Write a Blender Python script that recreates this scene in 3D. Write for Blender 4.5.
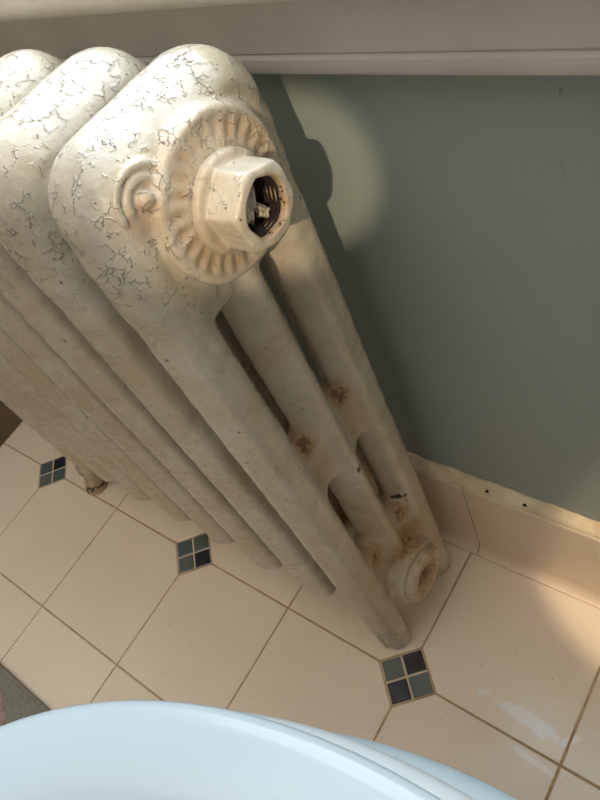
import bpy, bmesh, math, random
import numpy as np
from mathutils import Matrix, Vector

for o in list(bpy.data.objects):
    bpy.data.objects.remove(o, do_unlink=True)
SC = bpy.context.scene
COL = SC.collection
random.seed(7)

# ------------------------------------------------------------------ camera
F_PX = 677.7
cam_d = bpy.data.cameras.new('camera')
cam_d.sensor_fit = 'VERTICAL'
cam_d.sensor_height = 36.0
cam_d.lens = F_PX / 800.0 * 36.0
cam_d.clip_start = 0.01
cam_d.clip_end = 50
cam = bpy.data.objects.new('camera', cam_d)
COL.objects.link(cam)
right = Vector((0.7800829, 0.5300604, -0.3324254))
down = Vector((0.2740386, -0.7670871, -0.5800692))
fwd = Vector((-0.5624709, 0.3614047, -0.7436485))
M = Matrix.Identity(4)
for i in range(3):
    M[i][0] = right[i]
    M[i][1] = -down[i]
    M[i][2] = -fwd[i]
M.translation = Vector((0.21971, -0.08839, 0.69230))
cam.matrix_world = M
SC.camera = cam

# ------------------------------------------------------------------ light
SC.view_settings.view_transform = 'Standard'
SC.view_settings.look = 'None'
SC.view_settings.gamma = 1.0
SC.view_settings.use_curve_mapping = False
SC.view_settings.exposure = 0.25

world = bpy.data.worlds.new('world')
SC.world = world
world.use_nodes = True
bg = world.node_tree.nodes['Background']
bg.inputs['Color'].default_value = (1.0, 0.96, 0.90, 1)
bg.inputs['Strength'].default_value = 1.62


def area(name, loc, aim, sx, sy, power, color):
    d = bpy.data.lights.new(name, 'AREA')
    d.shape = 'RECTANGLE'
    d.size, d.size_y = sx, sy
    d.energy = power
    d.color = color
    o = bpy.data.objects.new(name, d)
    COL.objects.link(o)
    o.location = loc
    o.rotation_euler = (Vector(aim) - Vector(loc)).to_track_quat('-Z', 'Y').to_euler()
    return o


# daylight coming in through the window over the radiator
area('window_daylight', (-0.15, 0.34, 1.05), (-0.15, -0.9, 0.35), 1.0, 0.80, 9.5, (0.68, 0.85, 1.0))

# ------------------------------------------------------------------ node helpers
def new_mat(name):
    m = bpy.data.materials.new(name)
    m.use_nodes = True
    nt = m.node_tree
    b = nt.nodes['Principled BSDF']
    return m, nt, b


def N(nt, typ, **kw):
    n = nt.nodes.new(typ)
    for k, v in kw.items():
        if k in ('operation', 'blend_type', 'data_type', 'feature', 'noise_dimensions', 'attribute_name', 'interpolation_type', 'clamp', 'distance', 'use_clamp'):
            setattr(n, k, v)
    return n


def link(nt, a, b):
    nt.links.new(a, b)


def noise(nt, vec, scale, detail=4.0, rough=0.55, dist=0.0):
    n = nt.nodes.new('ShaderNodeTexNoise')
    n.inputs['Scale'].default_value = scale
    n.inputs['Detail'].default_value = detail
    n.inputs['Roughness'].default_value = rough
    n.inputs['Distortion'].default_value = dist
    if vec is not None:
        nt.links.new(vec, n.inputs['Vector'])
    return n


def mrange(nt, val, a, b, c=0.0, d=1.0):
    n = nt.nodes.new('ShaderNodeMapRange')
    n.clamp = True
    nt.links.new(val, n.inputs['Value'])
    n.inputs['From Min'].default_value = a
    n.inputs['From Max'].default_value = b
    n.inputs['To Min'].default_value = c
    n.inputs['To Max'].default_value = d
    return n.outputs['Result']


def math_n(nt, op, a, b=None):
    n = nt.nodes.new('ShaderNodeMath')
    n.operation = op
    for i, v in enumerate((a, b)):
        if v is None:
            continue
        if isinstance(v, (int, float)):
            n.inputs[i].default_value = v
        else:
            nt.links.new(v, n.inputs[i])
    return n.outputs[0]


def mix(nt, fac, a, b, blend='MIX'):
    n = nt.nodes.new('ShaderNodeMix')
    n.data_type = 'RGBA'
    n.blend_type = blend
    if isinstance(fac, (int, float)):
        n.inputs[0].default_value = fac
    else:
        nt.links.new(fac, n.inputs[0])
    for idx, v in ((6, a), (7, b)):
        if isinstance(v, tuple):
            n.inputs[idx].default_value = v + (1,) if len(v) == 3 else v
        else:
            nt.links.new(v, n.inputs[idx])
    return n.outputs[2]


def bump(nt, h, strength, dist, normal=None):
    n = nt.nodes.new('ShaderNodeBump')
    n.inputs['Strength'].default_value = strength
    n.inputs['Distance'].default_value = dist
    nt.links.new(h, n.inputs['Height'])
    if normal is not None:
        nt.links.new(normal, n.inputs['Normal'])
    return n.outputs['Normal']


def coord(nt, which='Object'):
    return nt.nodes.new('ShaderNodeTexCoord').outputs[which]


def position(nt):
    return nt.nodes.new('ShaderNodeNewGeometry').outputs['Position']


def add_vec(nt, a, b, s):
    sc = nt.nodes.new('ShaderNodeVectorMath')
    sc.operation = 'MULTIPLY_ADD'
    nt.links.new(b, sc.inputs[0])
    sc.inputs[1].default_value = (s, s, s)
    nt.links.new(a, sc.inputs[2])
    return sc.outputs[0]


def srgb(r, g, b):
    f = lambda c: ((c / 255.0) / 12.92 if c / 255.0 <= 0.04045 else ((c / 255.0 + 0.055) / 1.055) ** 2.4)
    return (f(r), f(g), f(b))


# ------------------------------------------------------------------ materials
def old_paint():
    """many coats of cream paint on cast iron, alligatored and chipped; rust from the vertex attribute"""
    m, nt, b = new_mat('old_cream_radiator_paint')
    p = position(nt)
    w = noise(nt, p, 70, 3)
    pw = add_vec(nt, p, w.outputs['Color'], 0.014)
    w2 = noise(nt, p, 400, 2)
    pw = add_vec(nt, pw, w2.outputs['Color'], 0.0022)
    v = nt.nodes.new('ShaderNodeTexVoronoi')
    v.feature = 'DISTANCE_TO_EDGE'
    v.inputs['Scale'].default_value = 135
    link(nt, pw, v.inputs['Vector'])
    vc = nt.nodes.new('ShaderNodeTexVoronoi')
    vc.inputs['Scale'].default_value = 135
    link(nt, pw, vc.inputs['Vector'])
    line = mrange(nt, v.outputs['Distance'], 0.004, 0.026, 1.0, 0.0)
    crack_a = nt.nodes.new('ShaderNodeAttribute')
    crack_a.attribute_name = 'crackle'
    gate = mrange(nt, math_n(nt, 'ADD', noise(nt, p, 110, 3, 0.7).outputs['Fac'], math_n(nt, 'MULTIPLY', crack_a.outputs['Fac'], 0.055)), 0.565, 0.62)
    dens = math_n(nt, 'ADD', math_n(nt, 'MULTIPLY', crack_a.outputs['Fac'], 0.85), 0.15)
    crack = math_n(nt, 'MULTIPLY', math_n(nt, 'MULTIPLY', line, gate), dens)
    crack.node.use_clamp = True
    # tiny chips
    ch = mrange(nt, noise(nt, p, 260, 2, 0.6).outputs['Fac'], 0.715, 0.75)
    # base colour
    big = noise(nt, p, 22, 4)
    col = mix(nt, mrange(nt, big.outputs['Fac'], 0.35, 0.68), srgb(210, 201, 184), srgb(194, 179, 152))
    fine = noise(nt, p, 190, 4)
    col = mix(nt, mrange(nt, fine.outputs['Fac'], 0.50, 0.78, 0.0, 0.16), col, srgb(186, 172, 146))
    # rust
    ra = nt.nodes.new('ShaderNodeAttribute')
    ra.attribute_name = 'rust'
    rn = noise(nt, p, 120, 6, 0.7)
    tan = mrange(nt, math_n(nt, 'ADD', math_n(nt, 'MULTIPLY', ra.outputs['Fac'], 1.0), math_n(nt, 'SUBTRACT', rn.outputs['Fac'], 0.6)), 0.0, 0.75)
    col = mix(nt, math_n(nt, 'MULTIPLY', tan, 0.75), col, srgb(176, 128, 74))
    rn2 = noise(nt, p, 230, 6, 0.75)
    deep = mrange(nt, math_n(nt, 'ADD', math_n(nt, 'MULTIPLY', ra.outputs['Fac'], 0.42), rn2.outputs['Fac']), 0.86, 0.97)
    deep = math_n(nt, 'MULTIPLY', deep, mrange(nt, ra.outputs['Fac'], 0.2, 0.5))
    col = mix(nt, math_n(nt, 'MULTIPLY', deep, 0.85), col, srgb(92, 52, 26))
    ca = nt.nodes.new('ShaderNodeAttribute')
    ca.attribute_name = 'chip'
    chipn = math_n(nt, 'ADD', ca.outputs['Fac'], math_n(nt, 'MULTIPLY', math_n(nt, 'SUBTRACT', rn2.outputs['Fac'], 0.5), 1.4))
    chip = mrange(nt, chipn, 0.62, 0.70)
    chip = math_n(nt, 'MULTIPLY', chip, mrange(nt, ca.outputs['Fac'], 0.05, 0.2))
    col = mix(nt, math_n(nt, 'MULTIPLY', crack, 0.50), col, srgb(120, 98, 72))
    col = mix(nt, math_n(nt, 'MULTIPLY', ch, 0.85), col, srgb(88, 66, 46))
    col = mix(nt, chip, col, srgb(30, 20, 15))
    link(nt, col, b.inputs['Base Color'])
    rough = mrange(nt, noise(nt, p, 140, 3).outputs['Fac'], 0.3, 0.7, 0.20, 0.42)
    rough = math_n(nt, 'ADD', rough, math_n(nt, 'MULTIPLY', ra.outputs['Fac'], 0.35))
    link(nt, rough, b.inputs['Roughness'])
    # relief: plates at different levels, curled crack lips, brush lumps
    plate = nt.nodes.new('ShaderNodeSeparateColor')
    link(nt, vc.outputs['Color'], plate.inputs[0])
    h = math_n(nt, 'MULTIPLY', plate.outputs[0], math_n(nt, 'MULTIPLY', dens, 0.30))
    lip = mrange(nt, v.outputs['Distance'], 0.02, 0.22, 0.30, 0.0)
    h = math_n(nt, 'ADD', h, math_n(nt, 'MULTIPLY', math_n(nt, 'MULTIPLY', lip, gate), dens))
    h = math_n(nt, 'SUBTRACT', h, math_n(nt, 'MULTIPLY', crack, 0.9))
    lump = noise(nt, p, 130, 4, 0.6)
    h = math_n(nt, 'ADD', h, math_n(nt, 'MULTIPLY', lump.outputs['Fac'], 0.55))
    h = math_n(nt, 'SUBTRACT', h, math_n(nt, 'MULTIPLY', ch, 0.5))
    h = math_n(nt, 'ADD', h, math_n(nt, 'MULTIPLY', math_n(nt, 'MULTIPLY', rn2.outputs['Fac'], ra.outputs['Fac']), 1.2))
    nrm = bump(nt, h, 0.9, 0.0011)
    link(nt, nrm, b.inputs['Normal'])
    link(nt, nrm, b.inputs['Coat Normal'])
    b.inputs['Coat Weight'].default_value = 0.6
    b.inputs['Coat Roughness'].default_value = 0.22
    return m


def rust_dark():
    m, nt, b = new_mat('dark_rusty_thread')
    p = position(nt)
    n1 = noise(nt, p, 330, 6, 0.7)
    col = mix(nt, mrange(nt, n1.outputs['Fac'], 0.4, 0.68), srgb(14, 10, 9), srgb(64, 36, 22))
    link(nt, col, b.inputs['Base Color'])
    b.inputs['Roughness'].default_value = 0.55
    link(nt, bump(nt, n1.outputs['Fac'], 0.9, 0.002), b.inputs['Normal'])
    return m


def rust_face():
    m, nt, b = new_mat('rusty_flaked_plug_face')
    p = position(nt)
    n1 = noise(nt, p, 150, 6, 0.72)
    col = mix(nt, mrange(nt, n1.outputs['Fac'], 0.42, 0.62), srgb(214, 190, 146), srgb(150, 92, 42))
    n2 = noise(nt, p, 260, 6, 0.75)
    col = mix(nt, mrange(nt, n2.outputs['Fac'], 0.56, 0.66), col, srgb(80, 44, 22))
    link(nt, col, b.inputs['Base Color'])
    b.inputs['Roughness'].default_value = 0.75
    link(nt, bump(nt, n2.outputs['Fac'], 1.0, 0.004), b.inputs['Normal'])
    return m


def glazed(name, base, var, rough=0.22, speck=True, white_marks=None):
    m, nt, b = new_mat(name)
    p = position(nt)
    big = noise(nt, p, 9, 3)
    col = mix(nt, mrange(nt, big.outputs['Fac'], 0.3, 0.7), base, var)
    oi = nt.nodes.new('ShaderNodeObjectInfo')
    col = mix(nt, mrange(nt, oi.outputs['Random'], 0, 1, 0.0, 0.10), col, srgb(150, 118, 92))
    if speck:
        s = noise(nt, p, 420, 1, 0.4)
        col = mix(nt, mrange(nt, s.outputs['Fac'], 0.765, 0.79, 0.0, 0.8), col, srgb(92, 70, 52))
    if white_marks:
        # white streaks at set places, edges broken by noise
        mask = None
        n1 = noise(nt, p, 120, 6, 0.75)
        for (cx, cy, ang, lx, ly) in white_marks:
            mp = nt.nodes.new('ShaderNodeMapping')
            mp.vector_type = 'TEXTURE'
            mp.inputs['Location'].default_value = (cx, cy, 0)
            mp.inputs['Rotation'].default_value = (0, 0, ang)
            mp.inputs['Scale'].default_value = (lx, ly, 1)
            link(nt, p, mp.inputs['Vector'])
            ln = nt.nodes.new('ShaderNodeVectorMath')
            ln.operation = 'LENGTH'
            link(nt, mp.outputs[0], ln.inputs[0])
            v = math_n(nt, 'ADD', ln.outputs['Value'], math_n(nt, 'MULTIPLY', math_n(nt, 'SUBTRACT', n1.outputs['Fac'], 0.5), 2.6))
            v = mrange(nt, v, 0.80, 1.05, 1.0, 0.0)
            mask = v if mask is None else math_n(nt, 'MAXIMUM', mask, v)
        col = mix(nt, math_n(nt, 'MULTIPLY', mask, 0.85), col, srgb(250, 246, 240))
    link(nt, col, b.inputs['Base Color'])
    rr = mrange(nt, noise(nt, p, 60, 3).outputs['Fac'], 0.3, 0.7, rough * 0.8, rough * 1.3)
    link(nt, rr, b.inputs['Roughness'])
    wv = noise(nt, p, 35, 2)
    link(nt, bump(nt, wv.outputs['Fac'], 0.12, 0.004), b.inputs['Normal'])
    return m


def simple(name, col, rough=0.5, var=None, scale=40, bumpd=0.0):
    m, nt, b = new_mat(name)
    p = position(nt)
    n1 = noise(nt, p, scale, 5, 0.6)
    c = mix(nt, mrange(nt, n1.outputs['Fac'], 0.35, 0.65), col, var if var else tuple(x * 0.85 for x in col))
    link(nt, c, b.inputs['Base Color'])
    b.inputs['Roughness'].default_value = rough
    if bumpd:
        link(nt, bump(nt, n1.outputs['Fac'], 0.6, bumpd), b.inputs['Normal'])
    return m


def wall_paint():
    m, nt, b = new_mat('sage_wall_paint')
    p = position(nt)
    n1 = noise(nt, p, 6, 4)
    col = mix(nt, mrange(nt, n1.outputs['Fac'], 0.3, 0.7), srgb(161, 171, 162), srgb(154, 165, 157))
    # a hairline plaster crack running down from the window trim
    sx = nt.nodes.new('ShaderNodeSeparateXYZ')
    link(nt, p, sx.inputs[0])
    wob = noise(nt, p, 60, 4, 0.6)
    xx = math_n(nt, 'ADD', sx.outputs[0], math_n(nt, 'MULTIPLY', math_n(nt, 'SUBTRACT', wob.outputs['Fac'], 0.5), 0.006))
    dist = math_n(nt, 'ABSOLUTE', math_n(nt, 'SUBTRACT', xx, 0.112))
    ln = mrange(nt, dist, 0.0003, 0.0007, 1.0, 0.0)
    ln = math_n(nt, 'MULTIPLY', ln, mrange(nt, noise(nt, p, 75, 3).outputs['Fac'], 0.50, 0.58))
    ln = math_n(nt, 'MULTIPLY', ln, mrange(nt, sx.outputs[2], 0.475, 0.515))
    col = mix(nt, math_n(nt, 'MULTIPLY', ln, 0.6), col, srgb(60, 62, 56))
    link(nt, col, b.inputs['Base Color'])
    b.inputs['Roughness'].default_value = 0.5
    link(nt, bump(nt, noise(nt, p, 160, 4).outputs['Fac'], 0.25, 0.0012), b.inputs['Normal'])
    return m


PAINT = old_paint()
RUSTD = rust_dark()
RUSTF = rust_face()
WHITE_MARKS = [(0.118, 0.0205, -0.06, 0.030, 0.0075), (0.071, 0.0235, 0.5, 0.006, 0.004), (0.152, 0.022, 0.9, 0.010, 0.004),
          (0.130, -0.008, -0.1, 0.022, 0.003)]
TILE = glazed('peach_floor_tile', srgb(248, 231, 208), srgb(243, 224, 199), 0.20, True, WHITE_MARKS)
BASETILE = glazed('peach_wall_tile', srgb(238, 216, 190), srgb(232, 208, 180), 0.20, False)
M_SLATE = glazed('slate_green_mosaic', srgb(100, 112, 106), srgb(84, 98, 94), 0.18, False)
M_TEAL = glazed('teal_grey_mosaic', srgb(84, 102, 104), srgb(70, 88, 92), 0.18, False)
M_BLACK = glazed('navy_black_mosaic', srgb(22, 36, 48), srgb(14, 26, 38), 0.15, False)
GROUT = simple('brown_grout', srgb(200, 172, 134), 0.85, srgb(164, 138, 104), 60, 0.001)
MGROUT = simple('light_grout', srgb(220, 204, 176), 0.85, srgb(200, 182, 152), 60, 0.001)
WALL = wall_paint()
TRIM = simple('grey_white_trim_paint', srgb(206, 203, 194), 0.42, srgb(196, 192, 182), 18, 0.0006)
SILL = simple('cream_sill_paint', srgb(236, 232, 222), 0.38, srgb(226, 220, 206), 18, 0.0006)
CAULK = simple('yellowed_caulk', srgb(234, 216, 184), 0.7, srgb(214, 190, 150), 60, 0.0005)
BROWN = simple('dark_brown_wood', srgb(132, 114, 96), 0.5, srgb(112, 96, 80), 30, 0.001)
LEFTW = simple('taupe_wall_paint', srgb(170, 156, 140), 0.6, srgb(162, 148, 132), 10)
RUGG = simple('grey_green_rug_pile', srgb(156, 152, 136), 0.95, srgb(130, 128, 112), 320, 0.006)
RUGP = simple('dusty_pink_rug_pile', srgb(186, 160, 150), 0.95, srgb(160, 134, 124), 320, 0.006)
DARK = simple('black_gap', srgb(26, 22, 18), 0.9, srgb(16, 13, 10), 60)
FLAKE = simple('grey_white_paint_flake', srgb(222, 214, 198), 0.5, srgb(170, 150, 126), 240, 0.002)
METAL = simple('brushed_lamp_metal', srgb(150, 148, 142), 0.35, srgb(140, 138, 132), 60)
METAL.node_tree.nodes['Principled BSDF'].inputs['Metallic'].default_value = 0.9


def porcelain():
    m, nt, b = new_mat('white_porcelain')
    p = position(nt)
    n1 = noise(nt, p, 8, 3)
    c = mix(nt, n1.outputs['Fac'], srgb(188, 202, 208), srgb(184, 198, 205))
    link(nt, c, b.inputs['Base Color'])
    b.inputs['Roughness'].default_value = 0.28
    b.inputs['Coat Weight'].default_value = 0.3
    b.inputs['Coat Roughness'].default_value = 0.08
    return m


PORC = porcelain()
SEATM = simple('white_seat_plastic', srgb(204, 211, 213), 0.3, srgb(200, 208, 210), 10)


# ------------------------------------------------------------------ mesh helpers
def mesh_obj(name, me, mat, parent=None):
    o = bpy.data.objects.new(name, me)
    COL.objects.link(o)
    if mat and not me.materials:
        me.materials.append(mat)
    if parent:
        o.parent = parent
    return o


def from_bm(name, bm, mat, parent=None, smooth=True, angle=None):
    me = bpy.data.meshes.new(name)
    bmesh.ops.recalc_face_normals(bm, faces=bm.faces)
    bm.to_mesh(me)
    bm.free()
    for p in me.polygons:
        p.use_smooth = smooth
    if angle is not None:
        me.set_sharp_from_angle(angle=math.radians(angle))
    return mesh_obj(name, me, mat, parent)


def box_bm(lo, hi, bev=0.0, seg=2):
    bm = bmesh.new()
    r = bmesh.ops.create_cube(bm, size=1)
    for v in bm.verts:
        v.co = Vector([(lo[i] + hi[i]) / 2 + v.co[i] * (hi[i] - lo[i]) for i in range(3)])
    if bev:
        bmesh.ops.bevel(bm, geom=list(bm.edges), offset=bev, segments=seg, profile=0.5, affect='EDGES')
    return bm


def box(name, lo, hi, mat, parent=None, bev=0.0, seg=2):
    return from_bm(name, box_bm(lo, hi, bev, seg), mat, parent, smooth=bool(bev), angle=40 if bev else None)


def prism_bm(poly, z0, z1, bev):
    """bevelled slab over a polygon in xy"""
    bm = bmesh.new()
    vs = [bm.verts.new((x, y, z1)) for x, y in poly]
    f = bm.faces.new(vs)
    r = bmesh.ops.extrude_face_region(bm, geom=[f])
    for v in r['geom']:
        if isinstance(v, bmesh.types.BMVert):
            v.co.z = z0
    if bev:
        bm.normal_update()
        top = [e for e in bm.edges if all(abs(v.co.z - z1) < 1e-7 for v in e.verts)]
        bmesh.ops.bevel(bm, geom=top, offset=bev, segments=2, profile=0.5, affect='EDGES')
    return bm


def extrude_profile(name, prof, x0, x1, mat, parent=None, angle=35):
    """closed profile in (y, z) run along x"""
    bm = bmesh.new()
    a = [bm.verts.new((x0, y, z)) for y, z in prof]
    c = [bm.verts.new((x1, y, z)) for y, z in prof]
    n = len(prof)
    bm.faces.new(a)
    bm.faces.new(list(reversed(c)))
    for i in range(n):
        bm.faces.new((a[i], a[(i + 1) % n], c[(i + 1) % n], c[i]))
    return from_bm(name, bm, mat, parent, True, angle)


def empty(name, loc=(0, 0, 0)):
    o = bpy.data.objects.new(name, None)
    COL.objects.link(o)
    o.location = loc
    o.empty_display_size = 0.05
    return o


def tag(o, label=None, cat=None, group=None, kind=None):
    if label:
        o['label'] = label
    if cat:
        o['category'] = cat
    if group:
        o['group'] = group
    if kind:
        o['kind'] = kind
    return o


# ------------------------------------------------------------------ signed-distance modelling
def surface_nets(fn, lo, hi, h):
    lo = np.array(lo, np.float32)
    n = [int(math.ceil((hi[i] - lo[i]) / h)) + 1 for i in range(3)]
    ax = [lo[i] + h * np.arange(n[i], dtype=np.float32) for i in range(3)]
    X = ax[0][:, None, None]
    Y = ax[1][None, :, None]
    Z = ax[2][None, None, :]
    D = np.broadcast_to(fn(X, Y, Z), n).astype(np.float32)
    inside = D < 0
    cnt = np.zeros([k - 1 for k in n], np.int8)
    for a in (0, 1):
        for b_ in (0, 1):
            for c in (0, 1):
                cnt += inside[a:n[0] - 1 + a, b_:n[1] - 1 + b_, c:n[2] - 1 + c]
    act = (cnt > 0) & (cnt < 8)
    I, J, K = np.nonzero(act)
    idx = -np.ones(act.shape, np.int64)
    idx[I, J, K] = np.arange(len(I))
    pos = np.zeros((len(I), 3), np.float32)
    w = np.zeros(len(I), np.float32)
    corners = [(a, b_, c) for a in (0, 1) for b_ in (0, 1) for c in (0, 1)]
    for p in corners:
        for axis in range(3):
            if p[axis]:
                continue
            q = list(p)
            q[axis] = 1
            d0 = D[I + p[0], J + p[1], K + p[2]]
            d1 = D[I + q[0], J + q[1], K + q[2]]
            m = (d0 < 0) != (d1 < 0)
            t = np.where(m, d0 / np.where(m, d0 - d1, 1), 0)
            for k in range(3):
                pos[:, k] += np.where(m, p[k] + (t if k == axis else 0), 0)
            w += m
    pos /= w[:, None]
    pos = lo + h * (np.stack([I, J, K], 1) + pos)
    quads = []
    for axis in range(3):
        u, v = [(1, 2), (2, 0), (0, 1)][axis]
        sl0 = [slice(1, n[k] - 1) for k in range(3)]
        sl1 = [slice(1, n[k] - 1) for k in range(3)]
        sl0[axis] = slice(0, n[axis] - 1)
        sl1[axis] = slice(1, n[axis])
        a = inside[tuple(sl0)]
        b_ = inside[tuple(sl1)]
        for flip, mm in ((False, a & ~b_), (True, ~a & b_)):
            P = np.stack(np.nonzero(mm), 1)
            off = np.array([1, 1, 1])
            off[axis] = 0
            P = P + off
            eu = np.zeros(3, int)
            eu[u] = 1
            ev = np.zeros(3, int)
            ev[v] = 1
            g = lambda Q: idx[Q[:, 0], Q[:, 1], Q[:, 2]]
            q = np.stack([g(P - eu - ev), g(P - ev), g(P), g(P - eu)], 1)
            quads.append(q[:, ::-1] if flip else q)
    quads = np.concatenate(quads)
    quads = quads[(quads >= 0).all(1)]
    return pos, quads


def nets_mesh(name, pos, quads, attrs=None):
    me = bpy.data.meshes.new(name)
    me.vertices.add(len(pos))
    me.vertices.foreach_set('co', pos.astype(np.float32).ravel())
    me.loops.add(len(quads) * 4)
    me.loops.foreach_set('vertex_index', quads.astype(np.int32).ravel())
    me.polygons.add(len(quads))
    me.polygons.foreach_set('loop_start', np.arange(0, len(quads) * 4, 4, dtype=np.int32))
    me.update(calc_edges=True)
    me.validate()
    me.polygons.foreach_set('use_smooth', np.ones(len(me.polygons), bool))
    for k, v in (attrs or {}).items():
        a = me.attributes.new(k, 'FLOAT', 'POINT')
        a.data.foreach_set('value', v.astype(np.float32))
    return me


def smin(a, b, k):
    h = np.clip(0.5 + 0.5 * (b - a) / k, 0, 1)
    return b + (a - b) * h - k * h * (1 - h)


def rbox(x, y, z, hx, hy, hz, r):
    qx = np.abs(x) - hx + r
    qy = np.abs(y) - hy + r
    qz = np.abs(z) - hz + r
    return np.sqrt(np.maximum(qx, 0) ** 2 + np.maximum(qy, 0) ** 2 + np.maximum(qz, 0) ** 2) + np.minimum(np.maximum(qx, np.maximum(qy, qz)), 0) - r


def rrect(a, b_, ha, hb, r):
    qa = np.abs(a) - ha + r
    qb = np.abs(b_) - hb + r
    return np.sqrt(np.maximum(qa, 0) ** 2 + np.maximum(qb, 0) ** 2) + np.minimum(np.maximum(qa, qb), 0) - r


def extr(d2, x, hx, r):
    a = d2 + r
    c = np.abs(x) - hx + r
    return np.sqrt(np.maximum(a, 0) ** 2 + np.maximum(c, 0) ** 2) + np.minimum(np.maximum(a, c), 0) - r


COLS = (-0.0440, 0.0, 0.0440)
HUB_T, HUB_B = 0.530, 0.098


def smax(a, b, k):
    return -smin(-a, -b, k)


def lens(x, y, hx=0.0175, k=0.004, hy=0.0168, ny=0.78, nx=0.626):
    """cross-section of one column: flattened lens with the casting's parting line at x = 0"""
    ax, ay = np.abs(x), np.abs(y)
    d = ay * ny + ax * nx - (ny * hy + 0.0009)
    d = smax(d, ax - hx, k)
    return smax(d, ay - hy, 0.0015)


def section_sdf(kind):
    def fn(x, y, z):
        d = None
        for i, yc in enumerate(COLS):
            zb = 0.063 if i != 1 else 0.080
            if kind == 'end' and i != 1:
                zb = 0.040
            zt = 0.545
            ln = lens(x, y - yc, 0.0190, 0.0022, 0.0172) if i == 1 else lens(x, y - yc, 0.0182, 0.0045, 0.0184, 0.86, 0.51)
            c = smax(ln, np.abs(z - (zb + zt) / 2) - (zt - zb) / 2, 0.014)
            d = c if d is None else smin(d, c, 0.0015)
        # arched top header with rounded ridge
        d2 = rrect(y + 0.001, z - 0.5293, 0.0590, 0.0505, 0.031)
        taper = 1 + 0.38 * np.clip((0.548 - z) / 0.055, 0, 1)
        top = extr(d2, x * taper, 0.0252, 0.0225)
        top = top + 0.0016 * np.exp(-((d2 + 0.0195) / 0.0035) ** 2) * np.clip((z - 0.50) / 0.02, 0, 1)
        d = smin(d, top, 0.006)
        # webs
        for yc in (-0.022, 0.022):
            w = rbox(x, y - yc, z - 0.314, 0.0095, 0.012, 0.0270, 0.005)
            d = smin(d, w, 0.010)
            w = rbox(x, y - yc, z - 0.503, 0.014, 0.012, 0.028, 0.007)
            d = smin(d, w, 0.008)
        low = rbox(x, y, z - 0.124, 0.0105, 0.052, 0.052, 0.007)
        d = smin(d, low, 0.012)
        # hubs
        ry, rz = y, z - HUB_T
        rr = np.sqrt(ry * ry + rz * rz)
        ext = 0.0332 if kind == 'mid' else 0.024
        hub = extr(rr - 0.029, x, ext, 0.004)
        d = smin(d, hub, 0.005)
        rb = np.sqrt(y * y + (z - HUB_B) ** 2)
        hub2 = extr(rb - 0.027, x, ext, 0.005)
        d = smin(d, hub2, 0.008)
        if kind == 'end':
            th = np.arctan2(rz, ry)
            # ornamental disc with a fluted band
            disc = np.maximum(extr(rr - 0.0395, x - 0.008, 0.0210, 0.0032), -x)
            d = smin(d, disc, 0.003)
            band = np.exp(-((rr - 0.0300) / 0.0050) ** 4)
            top_x = x - 0.0280
            near = np.exp(-(top_x / 0.006) ** 2)
            d = d + near * band * (0.0010 - 0.0006 * np.cos(24 * th))
            # lower plug boss
            boss = np.maximum(extr(rb - 0.0310, x - 0.010, 0.0185, 0.004), -x)
            d = smin(d, boss, 0.006)
            # button and leaf scrolls on the front shoulder
            by, bz = y + 0.0345, z - 0.5565
            br = np.sqrt(by * by + bz * bz)
            bt = np.sqrt(by * by + bz * bz + (x - 0.0245) ** 2) - 0.0040
            d = smin(d, bt, 0.0012)
            ang = np.arctan2(bz, by)
            for R0, rt in ((0.0090, 0.0017), (0.0140, 0.0017)):
                tor = np.sqrt((br - R0) ** 2 + (x - 0.0240) ** 2) - rt
                tor = tor + 0.004 * np.clip(-np.cos(ang - 1.7) + 0.1, 0, 2)
                d = smin(d, tor, 0.002)
        # lumpy paint and casting
        d = d + 0.00035 * (np.sin(190 * y + 3 * np.sin(60 * z)) * np.sin(150 * z + 2 * np.sin(80 * x)) + 0.6 * np.sin(330 * x + 120 * z) * np.sin(260 * y + 90 * z))
        return d
    return fn


def blob(pos, c, r):
    d2 = ((pos - np.array(c)) / np.array(r)) ** 2
    return np.exp(-d2.sum(1))


def section_attrs(pos, kind):
    rust = np.zeros(len(pos))
    for yc in (-0.022, 0.022):
        rust = np.maximum(rust, 0.95 * blob(pos, (0.010, yc, 0.340), (0.02, 0.010, 0.013)))
        rust = np.maximum(rust, 0.40 * blob(pos, (0.010, yc, 0.315), (0.03, 0.014, 0.034)))
        rust = np.maximum(rust, 0.80 * blob(pos, (0.010, yc, 0.165), (0.03, 0.013, 0.026)))
    rust = np.maximum(rust, 0.75 * blob(pos, (0.012, 0.010, 0.130), (0.03, 0.036, 0.036)))
    rust = np.maximum(rust, 0.60 * blob(pos, (0.012, 0.0, 0.095), (0.03, 0.042, 0.042)))
    rr = np.hypot(pos[:, 1], pos[:, 2] - HUB_T)
    if kind == 'end':
        rust = np.maximum(rust, 0.36 * np.exp(-((rr - 0.028) / 0.008) ** 2) * (pos[:, 0] > 0.012))
        rust = np.maximum(rust, 0.36 * blob(pos, (0.022, -0.037, 0.551), (0.02, 0.016, 0.014)))
        rust = np.maximum(rust, 0.30 * np.clip((0.36 - pos[:, 2]) / 0.2, 0, 1) * (pos[:, 0] > 0))
    rust = rust * 1.25
    crackle = np.clip((pos[:, 2] - 0.47) / 0.06, 0, 1) * 1.0
    chip = np.zeros(len(pos))
    if kind == 'end':
        for c, r in (((0.016, 0.0010, 0.281), (0.02, 0.0050, 0.0075)), ((0.010, 0.030, 0.182), (0.02, 0.0075, 0.0055)),
                     ((-0.02, -0.003, 0.576), (0.004, 0.006, 0.01))):
            chip = np.maximum(chip, 0.86 * blob(pos, c, r))
    return {'rust': rust, 'crackle': crackle, 'chip': chip}


# ------------------------------------------------------------------ the room
T = 0.1524
WALL_Y = 0.165
BASE_Y = 0.1533
LEFT_X = -0.757

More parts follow.
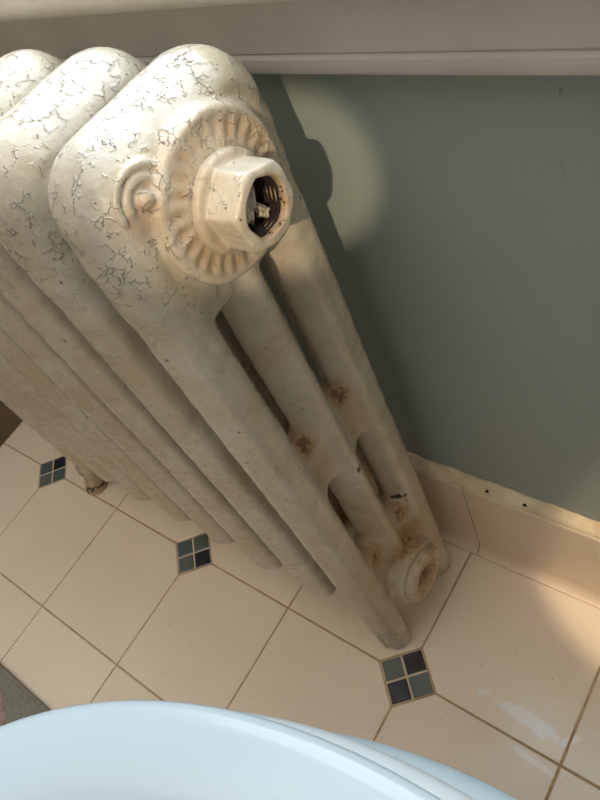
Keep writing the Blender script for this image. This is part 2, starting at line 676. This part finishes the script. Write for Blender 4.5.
floor = box('floor', (LEFT_X - 0.05, -1.6, -0.03), (1.0, WALL_Y + 0.02, -0.0009), GROUT)
tag(floor, 'peach ceramic tile floor with brown grout and dark mosaic inserts', kind='structure')
HD = 0.0310          # half diagonal of a mosaic insert
G = 0.0009           # half joint
tile_mesh = {}


def tile_poly(i, j):
    x0, x1, y0, y1 = G, T - G, G, T - G
    c = HD + G * 1.2
    ci = i % 2 != 0      # clipped corner on the right side
    cj = j % 2 != 0
    pts = []
    for (x, y, isr, ist) in ((x0, y0, False, False), (x1, y0, True, False), (x1, y1, True, True), (x0, y1, False, True)):
        if isr == ci and ist == cj:
            if (isr, ist) == (False, False):
                pts += [(x0, c), (c, y0)]
            elif (isr, ist) == (True, False):
                pts += [(T - c, y0), (x1, c)]
            elif (isr, ist) == (True, True):
                pts += [(x1, T - c), (T - c, y1)]
            else:
                pts += [(c, y1), (x0, T - c)]
        else:
            pts.append((x, y))
    return pts


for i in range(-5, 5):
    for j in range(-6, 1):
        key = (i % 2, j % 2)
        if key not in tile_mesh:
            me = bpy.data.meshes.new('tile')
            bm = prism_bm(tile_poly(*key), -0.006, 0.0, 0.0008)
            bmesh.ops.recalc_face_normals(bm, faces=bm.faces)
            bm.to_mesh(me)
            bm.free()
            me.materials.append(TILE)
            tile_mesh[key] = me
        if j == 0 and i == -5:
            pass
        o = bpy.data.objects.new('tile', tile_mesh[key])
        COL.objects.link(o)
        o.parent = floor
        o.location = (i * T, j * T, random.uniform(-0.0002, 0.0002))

mos_side = 0.0202
mm = {}
for mt in (M_SLATE, M_TEAL, M_BLACK):
    me = bpy.data.meshes.new('mosaic_tile')
    h = mos_side / 2
    bm = prism_bm([(-h, -h), (h, -h), (h, h), (-h, h)], -0.006, 0.0, 0.0010)
    bmesh.ops.recalc_face_normals(bm, faces=bm.faces)
    bm.to_mesh(me)
    bm.free()
    me.materials.append(mt)
    mm[mt.name] = me
# colours of the four pieces: toward wall, right, toward room, left
known = {(0, 0): (M_BLACK, M_SLATE, M_BLACK, M_SLATE), (-2, 0): (M_SLATE, M_BLACK, M_SLATE, M_TEAL), (-4, 0): (M_BLACK, M_TEAL, M_SLATE, M_TEAL)}
for i in range(-4, 5, 2):
    for j in range(-6, 1, 2):
        # light bed under the four pieces
        s = HD - 0.0005
        bed = from_bm('grout_bed', prism_bm([(-s, 0), (0, -s), (s, 0), (0, s)], -0.0055, -0.0006, 0), MGROUT, floor, False)
        bed.location = (i * T, j * T, 0)
        cols = known.get((i, j)) or tuple(random.choice((M_SLATE, M_TEAL, M_BLACK)) for _ in range(4))
        r = (mos_side + 0.0020) / math.sqrt(2)
        for (dx, dy), mt in zip(((0, r), (r, 0), (0, -r), (-r, 0)), cols):
            o = bpy.data.objects.new('mosaic_tile', mm[mt.name])
            COL.objects.link(o)
            o.parent = floor
            o.location = (i * T + dx, j * T + dy, random.uniform(-0.0002, 0.0002))
            o.rotation_euler = (0, 0, math.pi / 4)

# back wall with the window opening above the radiator
WX0, WX1, WZ0, WZ1 = -0.62, 0.36, 0.60, 1.62
bm = bmesh.new()
xs = [LEFT_X - 0.06, WX0, WX1, 1.0]
zs = [-0.03, WZ0, WZ1, 2.3]
wall = None
for a in range(3):
    for c in range(3):
        if a == 1 and c == 1:
            continue
        bb = box_bm((xs[a], WALL_Y, zs[c]), (xs[a + 1], WALL_Y + 0.14, zs[c + 1]))
        me = bpy.data.meshes.new('tmp')
        bb.to_mesh(me)
        bb.free()
        bm.from_mesh(me)
        bpy.data.meshes.remove(me)
bmesh.ops.remove_doubles(bm, verts=bm.verts, dist=1e-5)
dup = {}
for f in list(bm.faces):
    k = tuple(round(v, 5) for v in f.calc_center_median())
    dup.setdefault(k, []).append(f)
bmesh.ops.delete(bm, geom=[f for v in dup.values() if len(v) > 1 for f in v], context='FACES_ONLY')
wall_back = from_bm('wall_back', bm, WALL, None, False)
tag(wall_back, 'sage grey painted wall behind the radiator', kind='structure')

wall_left = box('wall_left', (LEFT_X - 0.06, -1.6, -0.03), (LEFT_X, WALL_Y, 2.3), LEFTW)
tag(wall_left, 'taupe wall at the far end of the radiator', kind='structure')
bl = box('baseboard_left', (LEFT_X, -1.6, 0.0005), (LEFT_X + 0.012, BASE_Y - 0.001, 0.11), BROWN, None, 0.003)
tag(bl, 'dark brown wooden baseboard along the far wall', kind='structure')

# tiled base along the back wall: bullnose top, cove foot
base = empty('baseboard_back', (0, BASE_Y, 0))
tag(base, 'peach ceramic tile baseboard under the sage wall', kind='structure')
prof = [(0.0112, 0.001)]
prof += [(-0.0095, 0.001), (-0.0095, 0.0028)]
for k in range(7):      # cove
    a = k / 6 * math.pi / 2
    prof.append((-0.0095 + 0.0095 * math.sin(a), 0.0028 + 0.013 * (1 - math.cos(a))))
prof += [(0.0, 0.05), (0.0, 0.128)]
for k in range(1, 6):
    a = k / 5 * math.pi / 2
    prof.append((0.0045 * (1 - math.cos(a)), 0.128 + 0.0045 * math.sin(a)))
prof += [(0.0112, 0.1325)]
bx = 0.0075
for i in range(-5, 6):
    x0 = bx + i * T + 0.0005
    x1 = bx + (i + 1) * T - 0.0005
    x0 = max(x0, LEFT_X + 0.013)
    if x1 < x0:
        continue
    o = extrude_profile('tile', prof, x0, x1, BASETILE, base, 25)
bk = box('grout_bed', (LEFT_X + 0.013, 0.003, 0.0005), (0.92, 0.0113, 0.130), MGROUT, base)
# uneven caulk / plaster ledge on top of the tiles
bm = bmesh.new()
rows = []
nx = 240
for k in range(nx + 1):
    x = LEFT_X + 0.013 + (0.92 - LEFT_X - 0.013) * k / nx
    wv = 0.0007 * math.sin(k * 0.9) + 0.0006 * math.sin(k * 2.3 + 1) + random.uniform(-0.0004, 0.0004)
    rows.append([bm.verts.new((x, yy, zz)) for yy, zz in ((0.0015, 0.1322), (0.0020 + wv * .6, 0.1345 + wv), (0.0055 + wv, 0.1365 + wv), (0.0085 + wv, 0.1395 + wv), (0.0116, 0.1420 + wv), (0.0116, 0.1322))])
for k in range(nx):
    for q in range(5):
        bm.faces.new((rows[k][q], rows[k][q + 1], rows[k + 1][q + 1], rows[k + 1][q]))
from_bm('caulk_bead', bm, CAULK, base)
for (x, z) in ((0.031, 0.1365), (0.066, 0.137)):
    bmk = bmesh.new()
    bmesh.ops.create_icosphere(bmk, subdivisions=2, radius=0.0016)
    for v in bmk.verts:
        v.co = Vector((x + v.co.x * 1.1, 0.0042 + v.co.y * 0.8, z + v.co.z)) + Vector((random.uniform(-1, 1), 0, random.uniform(-1, 1))) * 0.0003
    from_bm('dirt_spot', bmk, DARK, base)

# window over the radiator: stool, apron, jambs, sash, panes
win = empty('window_1', (0, WALL_Y, 0.57))
tag(win, 'painted wooden window with sill above the radiator', kind='structure')


def wprof(name, prof, x0, x1, mat):
    return extrude_profile(name, [(y - WALL_Y, z - 0.57) for y, z in prof], x0, x1, mat, win, 30)


nose = [(0.136 + 0.0125 * (1 - math.sin(math.radians(t))) - 0.0, 0.5895 - 0.0125 * math.cos(math.radians(t))) for t in range(0, 181, 15)]
stool = [(0.305, 0.577)] + nose + [(0.305, 0.602)]
wprof('window_sill', stool, -0.72, 0.46, SILL)
apron = [(WALL_Y + 0.001, 0.5772), (0.1465, 0.5772), (0.1475, 0.572), (0.1490, 0.566), (0.1495, 0.5515), (0.1508, 0.5500), (0.1485, 0.5485),
         (0.1480, 0.5440), (0.1490, 0.5412), (0.1520, 0.5395), (WALL_Y + 0.001, 0.5395)]
wprof('apron', apron, -0.70, 0.44, TRIM)
for xa, xb in ((WX0 - 0.08, WX0 + 0.006), (WX1 - 0.006, WX1 + 0.08)):
    box('casing', (xa, -0.018, 0.0325), (xb, 0.001, 1.12), TRIM, win, 0.003)
box('casing', (WX0 - 0.08, -0.018, 1.045), (WX1 + 0.08, 0.001, 1.13), TRIM, win, 0.003)
sash = [((WX0, 0.06, 0.032), (WX0 + 0.05, 0.095, 1.05)), ((WX1 - 0.05, 0.06, 0.032), (WX1, 0.095, 1.05)),
        ((WX0, 0.06, 0.032), (WX1, 0.095, 0.085)), ((WX0, 0.06, 1.0), (WX1, 0.095, 1.05)), ((WX0, 0.06, 0.52), (WX1, 0.095, 0.56))]
for lo, hi in sash:
    box('sash_rail', lo, hi, SILL, win, 0.002)
gm, nt, b = new_mat('window_glass')
for n_ in list(nt.nodes):
    if n_.type == 'BSDF_PRINCIPLED':
        nt.nodes.remove(n_)
tr = nt.nodes.new('ShaderNodeBsdfTransparent')
gl = nt.nodes.new('ShaderNodeBsdfGlossy')
gl.inputs['Roughness'].default_value = 0.02
mx = nt.nodes.new('ShaderNodeMixShader')
mx.inputs[0].default_value = 0.05
nt.links.new(tr.outputs[0], mx.inputs[1])
nt.links.new(gl.outputs[0], mx.inputs[2])
nt.links.new(mx.outputs[0], nt.nodes['Material Output'].inputs['Surface'])
for z0, z1 in ((0.083, 0.522), (0.558, 1.002)):
    box('pane', (WX0 + 0.048, 0.076, z0), (WX1 - 0.048, 0.079, z1), gm, win)

# ------------------------------------------------------------------ the radiator
RY = 0.0740
X1 = -0.030
PITCH = 0.067
rad = empty('radiator', (X1, RY, 0))
tag(rad, 'old cast iron column radiator with crackled cream paint and rusty lower end', 'radiator')


def build_section(kind, h):
    xhi = 0.034 if kind != 'mid' else 0.036
    pos, quads = surface_nets(section_sdf(kind), (-0.036, -0.067, 0.030), (xhi, 0.067, 0.584), h)
    return nets_mesh('section', pos, quads, section_attrs(pos, kind))


me_end = build_section('end', 0.0011)
me_mid = build_section('mid', 0.0016)
for k in range(8):
    me = me_end if k == 0 else me_mid
    o = mesh_obj('section', me, PAINT, rad)
    o.location = (-k * PITCH, 0, 0)

# legs of the two end sections
def leg_sdf(x, y, z):
    s = np.clip((z - 0.0) / 0.07, 0, 1)
    hx = 0.0125 + 0.0085 * s
    hy = 0.0125 + 0.0040 * s
    d = smin(lens(x, y, 0.0178, 0.0045, 0.0180, 0.86, 0.51), np.sqrt(x * x + y * y) - 0.0135, 0.003)
    d = d + (1 - s) * 0.0015
    top = z - 0.075
    bot = -z + 0.0006
    d = np.maximum(d, top)
    foot = np.sqrt((x / 1.15) ** 2 + y ** 2 + (z - 0.010) ** 2 * 0.8) - 0.0125
    d = smin(d, foot, 0.004)
    d = np.maximum(d, bot)
    groove = np.sqrt((x - 0.003) ** 2 + (y + 0.016) ** 2) - 0.0030
    return np.maximum(d, -groove) + 0.0004 * np.sin(300 * x + 200 * z) * np.sin(280 * y)


lp, lq = surface_nets(leg_sdf, (-0.03, -0.026, -0.003), (0.03, 0.026, 0.08), 0.0012)
lrust = 0.30 * np.exp(-((lp[:, 2] - 0.0) / 0.02) ** 2)
me_leg = nets_mesh('leg', lp, lq, {'rust': lrust, 'crackle': np.zeros(len(lp)), 'chip': 0.75 * np.exp(-(lp[:, 2] / 0.0045) ** 2)})
lp2 = lp.copy()
sh = np.clip(1.0 - 0.30 * np.exp(-((lp[:, 2] - 0.030) / 0.012) ** 2), 0.2, 1)
lp2[:, 0] *= sh
lp2[:, 1] *= sh
bend = np.clip(1 - lp[:, 2] / 0.07, 0, 1)
lp2[:, 0] -= 0.016 * bend
lp2[:, 1] -= 0.018 * bend
me_leg2 = nets_mesh('leg', lp2, lq, {'rust': 0.5 * np.exp(-((lp[:, 2] - 0.01) / 0.03) ** 2), 'crackle': np.zeros(len(lp)),
                                     'chip': 0.72 * np.exp(-((lp[:, 2] - 0.012) / 0.012) ** 2) * (lp[:, 0] > -0.004) + 0.6 * np.exp(-((lp[:, 2] - 0.045) / 0.006) ** 2)})
for k, me in ((0, me_leg), (7, me_leg2)):
    for yc in (COLS[0], COLS[2]):
        o = mesh_obj('leg', me, PAINT, rad)
        o.location = (-k * PITCH, yc, 0)
        if yc > 0 and k:
            o.data = me_leg


# hex bushing in the top hub
def hex_sdf(x, y, z):
    r = np.sqrt(y * y + z * z)
    d = None
    for k in range(3):
        a = math.radians(10 + 60 * k)
        e = np.abs(y * math.cos(a) + z * math.sin(a)) - 0.0177
        d = e if d is None else -smin(-d, -e, 0.0006)
    d = -smin(-d, -(r - 0.0206 + np.maximum(x - 0.0200, 0) * 0.8), 0.0008)
    d = -smin(-d, -(x - 0.0230), 0.0020)
    col = extr(r - 0.0236, x, 0.0046, 0.0026)
    d = smin(d, col, 0.0020)
    d = np.maximum(d, -x - 0.004)
    bore = np.maximum(r - 0.0130 - 0.0004 * np.sin(5 * np.arctan2(z, y)), -(x - 0.0015))
    d = -smin(-d, bore, 0.0016)
    return d + 0.00022 * np.sin(420 * y + 50 * x) * np.sin(380 * z + 90 * x)


hp, hq = surface_nets(hex_sdf, (-0.006, -0.027, -0.027), (0.026, 0.027, 0.027), 0.0008)
hr = np.hypot(hp[:, 1], hp[:, 2])
chp = np.zeros(len(hp))
hth = np.arctan2(hp[:, 2], hp[:, 1])
chp = np.maximum(chp, 0.62 * np.exp(-((hr - 0.0128) / 0.0009) ** 2) * (hp[:, 0] > 0.006))
for a, r_, s in ((1.5, 0.0172, 0.0022), (2.3, 0.0170, 0.0018), (2.75, 0.0178, 0.0016)):
    c = (0.0230, r_ * math.cos(a), r_ * math.sin(a))
    chp = np.maximum(chp, 0.72 * blob(hp, c, (0.004, s, s)))
hrust = 0.30 * np.exp(-((hp[:, 0] - 0.004) / 0.003) ** 2) * (hr > 0.0185) + 0.6 * np.exp(-((hr - 0.013) / 0.0018) ** 2)
hcr = 0.25 * np.ones(len(hp))
nut = mesh_obj('hex_bushing', nets_mesh('hex_bushing', hp, hq, {'rust': hrust, 'crackle': hcr, 'chip': chp}), PAINT, rad)
nut.location = (0.0285, 0.0, HUB_T - 0.0025)
nut['label'] = 'painted hexagonal bushing with an open rusty hole'
# rusty threads inside the hole
bm = bmesh.new()
segs, turns = 40, 7
rings = []
for t in range(turns * 2 + 1):
    x = 0.0022 + 0.0170 * t / (turns * 2)
    r_ = 0.0131 if t % 2 == 0 else 0.0119
    rings.append([bm.verts.new((x, r_ * math.cos(2 * math.pi * s / segs), r_ * math.sin(2 * math.pi * s / segs))) for s in range(segs)])
for a, c in zip(rings, rings[1:]):
    for s in range(segs):
        bm.faces.new((a[s], a[(s + 1) % segs], c[(s + 1) % segs], c[s]))
bm.faces.new(rings[0])
th_o = from_bm('thread', bm, RUSTD, nut, True, 30)
# broken scale lodged in the hole
bm = bmesh.new()
for (cy, cz, sy, sz, ang) in ((-0.0005, 0.0010, 0.0036, 0.0090, -0.75), (0.004, -0.006, 0.0028, 0.0045, 0.5)):
    bb = bmesh.new()
    bmesh.ops.create_icosphere(bb, subdivisions=3, radius=1)
    for v in bb.verts:
        q = v.co.copy()
        n_ = 1 + 0.25 * math.sin(5 * q.y + 3 * q.z) + 0.18 * math.sin(9 * q.z + 2)
        y_, z_ = q.y * sy * n_, q.z * sz * n_
        v.co = Vector((0.0125 + q.x * 0.0024 * n_ + 0.0008 * math.sin(7 * q.z), cy + y_ * math.cos(ang) - z_ * math.sin(ang), cz + y_ * math.sin(ang) + z_ * math.cos(ang)))
    me = bpy.data.meshes.new('tmp')
    bb.to_mesh(me)
    bb.free()
    bm.from_mesh(me)
    bpy.data.meshes.remove(me)
from_bm('scale_flake', bm, FLAKE, nut, True, 60)


# rusty plug in the bottom hub
def plug_sdf(x, y, z):
    r = np.sqrt(y * y + z * z)
    th = np.arctan2(z, y)
    d = extr(r - 0.0265 - 0.0006 * np.sin(6 * th + 1), x, 0.0065, 0.003)
    dish = np.sqrt(((x - 0.0100)) ** 2 + (r * 0.52) ** 2) - 0.0092
    d = -smin(-d, dish, 0.0015)
    return d + 0.0006 * np.sin(520 * y + 90 * z) * np.sin(430 * z + 40 * y) + 0.0005 * np.sin(230 * y - 210 * z)


pp, pq = surface_nets(plug_sdf, (-0.009, -0.031, -0.031), (0.012, 0.031, 0.031), 0.0009)
pr = np.hypot(pp[:, 1], pp[:, 2])
plug = mesh_obj('end_plug', nets_mesh('end_plug', pp, pq, {'rust': 0.50 + 0.80 * np.exp(-(pr / 0.013) ** 2), 'crackle': np.zeros(len(pp)), 'chip': 0.25 * np.exp(-(pr / 0.012) ** 2)}), PAINT, rad)
plug.location = (0.0295, 0, HUB_B)
plug['label'] = 'round plug with rusted flaking face'

# ------------------------------------------------------------------ toilet in the foreground
toilet = empty('toilet', (0.177, -0.2635, 0))
tag(toilet, 'glossy white toilet with its lid closed beside the radiator', 'toilet')


def outline(cx, a, b_, xback, n=96):
    """egg outline: front half ellipse (towards -x), squarer back ending at xback; local to the toilet"""
    pts = []
    for k in range(n):
        t = 2 * math.pi * k / n
        c, s = math.cos(t), math.sin(t)
        if c <= 0:
            pts.append((cx + a * c, b_ * s))
        else:
            e = 0.62
            pts.append((cx + (xback - cx) * abs(c) ** e, b_ * math.copysign(abs(s) ** 0.85, s)))
    return pts


def loft(name, rings, mat, parent, cap0=True, cap1=True, angle=50):
    bm = bmesh.new()
    R = [[bm.verts.new(p) for p in r] for r in rings]
    n = len(R[0])
    for a, c in zip(R, R[1:]):
        for s in range(n):
            bm.faces.new((a[s], a[(s + 1) % n], c[(s + 1) % n], c[s]))
    if cap0:
        bm.faces.new(R[0])
    if cap1:
        bm.faces.new(R[-1])
    return from_bm(name, bm, mat, parent, True, angle)


def ring(cx, a, b_, xb, z):
    return [(x, y, z) for x, y in outline(cx, a, b_, xb)]


def inset(cx, a, b_, xb, d, z):
    return ring(cx, a - d, b_ - d, xb - d, z)


# bowl and pedestal
rings = []
for (cx, a, b_, xb, z) in ((0.06, 0.150, 0.105, 0.36, 0.001), (0.06, 0.150, 0.105, 0.36, 0.02), (0.06, 0.140, 0.096, 0.36, 0.05), (0.06, 0.138, 0.094, 0.36, 0.14),
                           (0.05, 0.160, 0.115, 0.37, 0.21), (0.03, 0.195, 0.155, 0.375, 0.28), (0.02, 0.212, 0.186, 0.38, 0.335), (0.02, 0.2190, 0.1952, 0.385, 0.368),
                           (0.02, 0.2200, 0.1968, 0.385, 0.380), (0.02, 0.2190, 0.1955, 0.385, 0.391), (0.02, 0.2140, 0.1905, 0.380, 0.397), (0.02, 0.200, 0.176, 0.37, 0.398)):
    rings.append(ring(cx, a, b_, xb, z))
loft('bowl', rings, PORC, toilet)
S = (0.006, 0.2285, 0.1865, 0.26)
rings = [inset(*S, 0.010, 0.4005), inset(*S, 0.003, 0.4015), inset(*S, 0.0, 0.405), inset(*S, 0.0, 0.411), inset(*S, 0.003, 0.4155), inset(*S, 0.010, 0.4165), inset(*S, 0.05, 0.4165)]
loft('seat', rings, SEATM, toilet)
Lp = (0.0, 0.233, 0.180, 0.255)
rings = [inset(*Lp, 0.012, 0.4180), inset(*Lp, 0.002, 0.4185), inset(*Lp, 0.0, 0.4205), inset(*Lp, 0.0, 0.4270), inset(*Lp, 0.0012, 0.4292), inset(*Lp, 0.004, 0.4306),
         inset(*Lp, 0.009, 0.4312), inset(*Lp, 0.020, 0.4316), inset(*Lp, 0.030, 0.4314), inset(*Lp, 0.035, 0.4300), inset(*Lp, 0.040, 0.4282), inset(*Lp, 0.046, 0.4274),
         inset(*Lp, 0.07, 0.4276), inset(*Lp, 0.12, 0.4285)]
loft('lid', rings, SEATM if False else PORC, toilet)
for yy in (-0.075, 0.075):
    box('hinge', (0.250, yy - 0.02, 0.398), (0.285, yy + 0.02, 0.428), SEATM, toilet, 0.005)
tank = box('tank', (0.275, -0.185, 0.392), (0.455, 0.185, 0.515), PORC, toilet, 0.02, 4)
box('tank_lid', (0.265, -0.195, 0.5155), (0.462, 0.195, 0.540), PORC, toilet, 0.008, 3)
bm = bmesh.new()
bmesh.ops.create_cone(bm, cap_ends=True, segments=20, radius1=0.012, radius2=0.010, depth=0.012, matrix=Matrix.Translation((0.268, 0.13, 0.480)) @ Matrix.Rotation(math.pi / 2, 4, 'Y'))
lev = from_bm('flush_lever', bm, METAL, toilet, True, 40)
box('lever_arm', (0.255, 0.075, 0.474), (0.262, 0.138, 0.486), METAL, lev, 0.003)

# ------------------------------------------------------------------ bath rug
rug = empty('bath_rug', (-0.55, -0.50, 0))
tag(rug, 'grey green bath rug with dusty pink flowers lying on the tile floor', 'rug')


def pile(name, poly_fn, z0, z1, mat, n=140):
    bm = bmesh.new()
    R = []
    for (f, z) in ((1.0, z0), (1.0, z1 - 0.003), (0.985, z1 - 0.0008), (0.965, z1), (0.5, z1)):
        R.append([bm.verts.new((x * f, y * f, z)) for x, y in (poly_fn(2 * math.pi * k / n) for k in range(n))])
    for a, c in zip(R, R[1:]):
        for s in range(n):
            bm.faces.new((a[s], a[(s + 1) % n], c[(s + 1) % n], c[s]))
    bm.faces.new(R[0])
    bm.faces.new(R[-1])
    return from_bm(name, bm, mat, rug, True, 60)


def rug_poly(t):
    c, s = math.cos(t), math.sin(t)
    k = 1 / max(abs(c) / 0.30, abs(s) / 0.268)
    return (c * k, s * k)


pile('pile', rug_poly, 0.0008, 0.010, RUGG, 240)
for (fx, fy, fr_) in ((0.110, 0.195, 0.068), (-0.15, 0.02, 0.09), (0.12, -0.12, 0.09)):
    def fl(t, fr_=fr_):
        r = fr_ * (0.86 + 0.13 * abs(math.sin(2.5 * t + 0.4)) + 0.03 * math.sin(13 * t))
        return (r * math.cos(t), r * math.sin(t))
    o = pile('flower', fl, 0.009, 0.0118, RUGP, 110)
    o.location = (fx, fy, 0)

# ------------------------------------------------------------------ added unseen spotlights (off to the right), shaping the warm wall patches
wall_right = box('wall_right', (0.92, -1.6, -0.03), (0.98, WALL_Y, 2.3), LEFTW)
wall_front = box('wall_front', (LEFT_X - 0.06, -1.66, -0.03), (0.98, -1.6, 2.3), LEFTW)
tag(wall_front, 'taupe wall facing the window wall', kind='structure')
tag(wall_right, 'taupe wall across from the far wall', kind='structure')


def spotlight(base, aim, half_deg, power, blend, label):  # added fixture, made only to throw a warm pool of light
    added_lamp = empty('added_spotlight', base)
    tag(added_lamp, label, 'added_lamp', 'added spotlights')
    box('base_plate', (-0.02, -0.05, -0.05), (0.0, 0.05, 0.05), METAL, added_lamp, 0.004)
    box('arm', (-0.075, -0.007, -0.007), (-0.018, 0.007, 0.007), METAL, added_lamp, 0.002)
    off = Vector((-0.115, 0, 0))
    d = (Vector(aim) - Vector(base) - off).normalized()
    q = d.to_track_quat('-Z', 'Y')
    bm = bmesh.new()
    prof = [(0.0, 0.06), (0.018, 0.058), (0.030, 0.045), (0.036, 0.0), (0.038, -0.035), (0.035, -0.035), (0.030, 0.0), (0.0, 0.012)]
    n = 28
    R = [[bm.verts.new((max(r, 1e-4) * math.cos(2 * math.pi * k / n), max(r, 1e-4) * math.sin(2 * math.pi * k / n), z)) for k in range(n)] for r, z in prof]
    for a, c in zip(R, R[1:]):
        for k in range(n):
            bm.faces.new((a[k], a[(k + 1) % n], c[(k + 1) % n], c[k]))
    sh = from_bm('lamp_head', bm, METAL, added_lamp, True, 40)
    sh.location = off
    sh.rotation_euler = q.to_euler()
    L = bpy.data.lights.new('added_spot_light', 'SPOT')
    L.energy = power
    L.color = (1.0, 0.80, 0.55)
    L.spot_size = math.radians(half_deg * 2)
    L.spot_blend = blend
    L.shadow_soft_size = 0.010
    lo_ = bpy.data.objects.new('added_spot_light', L)
    COL.objects.link(lo_)
    lo_.parent = added_lamp
    lo_.location = off + d * 0.036
    lo_.rotation_euler = q.to_euler()


spotlight((0.919, -1.24, 1.39), (-0.046, 0.165, 0.466), 1.60, 62, 0.25, 'small added metal spotlight aimed at the top of the radiator')
spotlight((0.919, -0.35, 1.95), (0.262, 0.165, 0.235), 4.3, 75, 0.35, 'small added metal spotlight aimed at the tile baseboard')
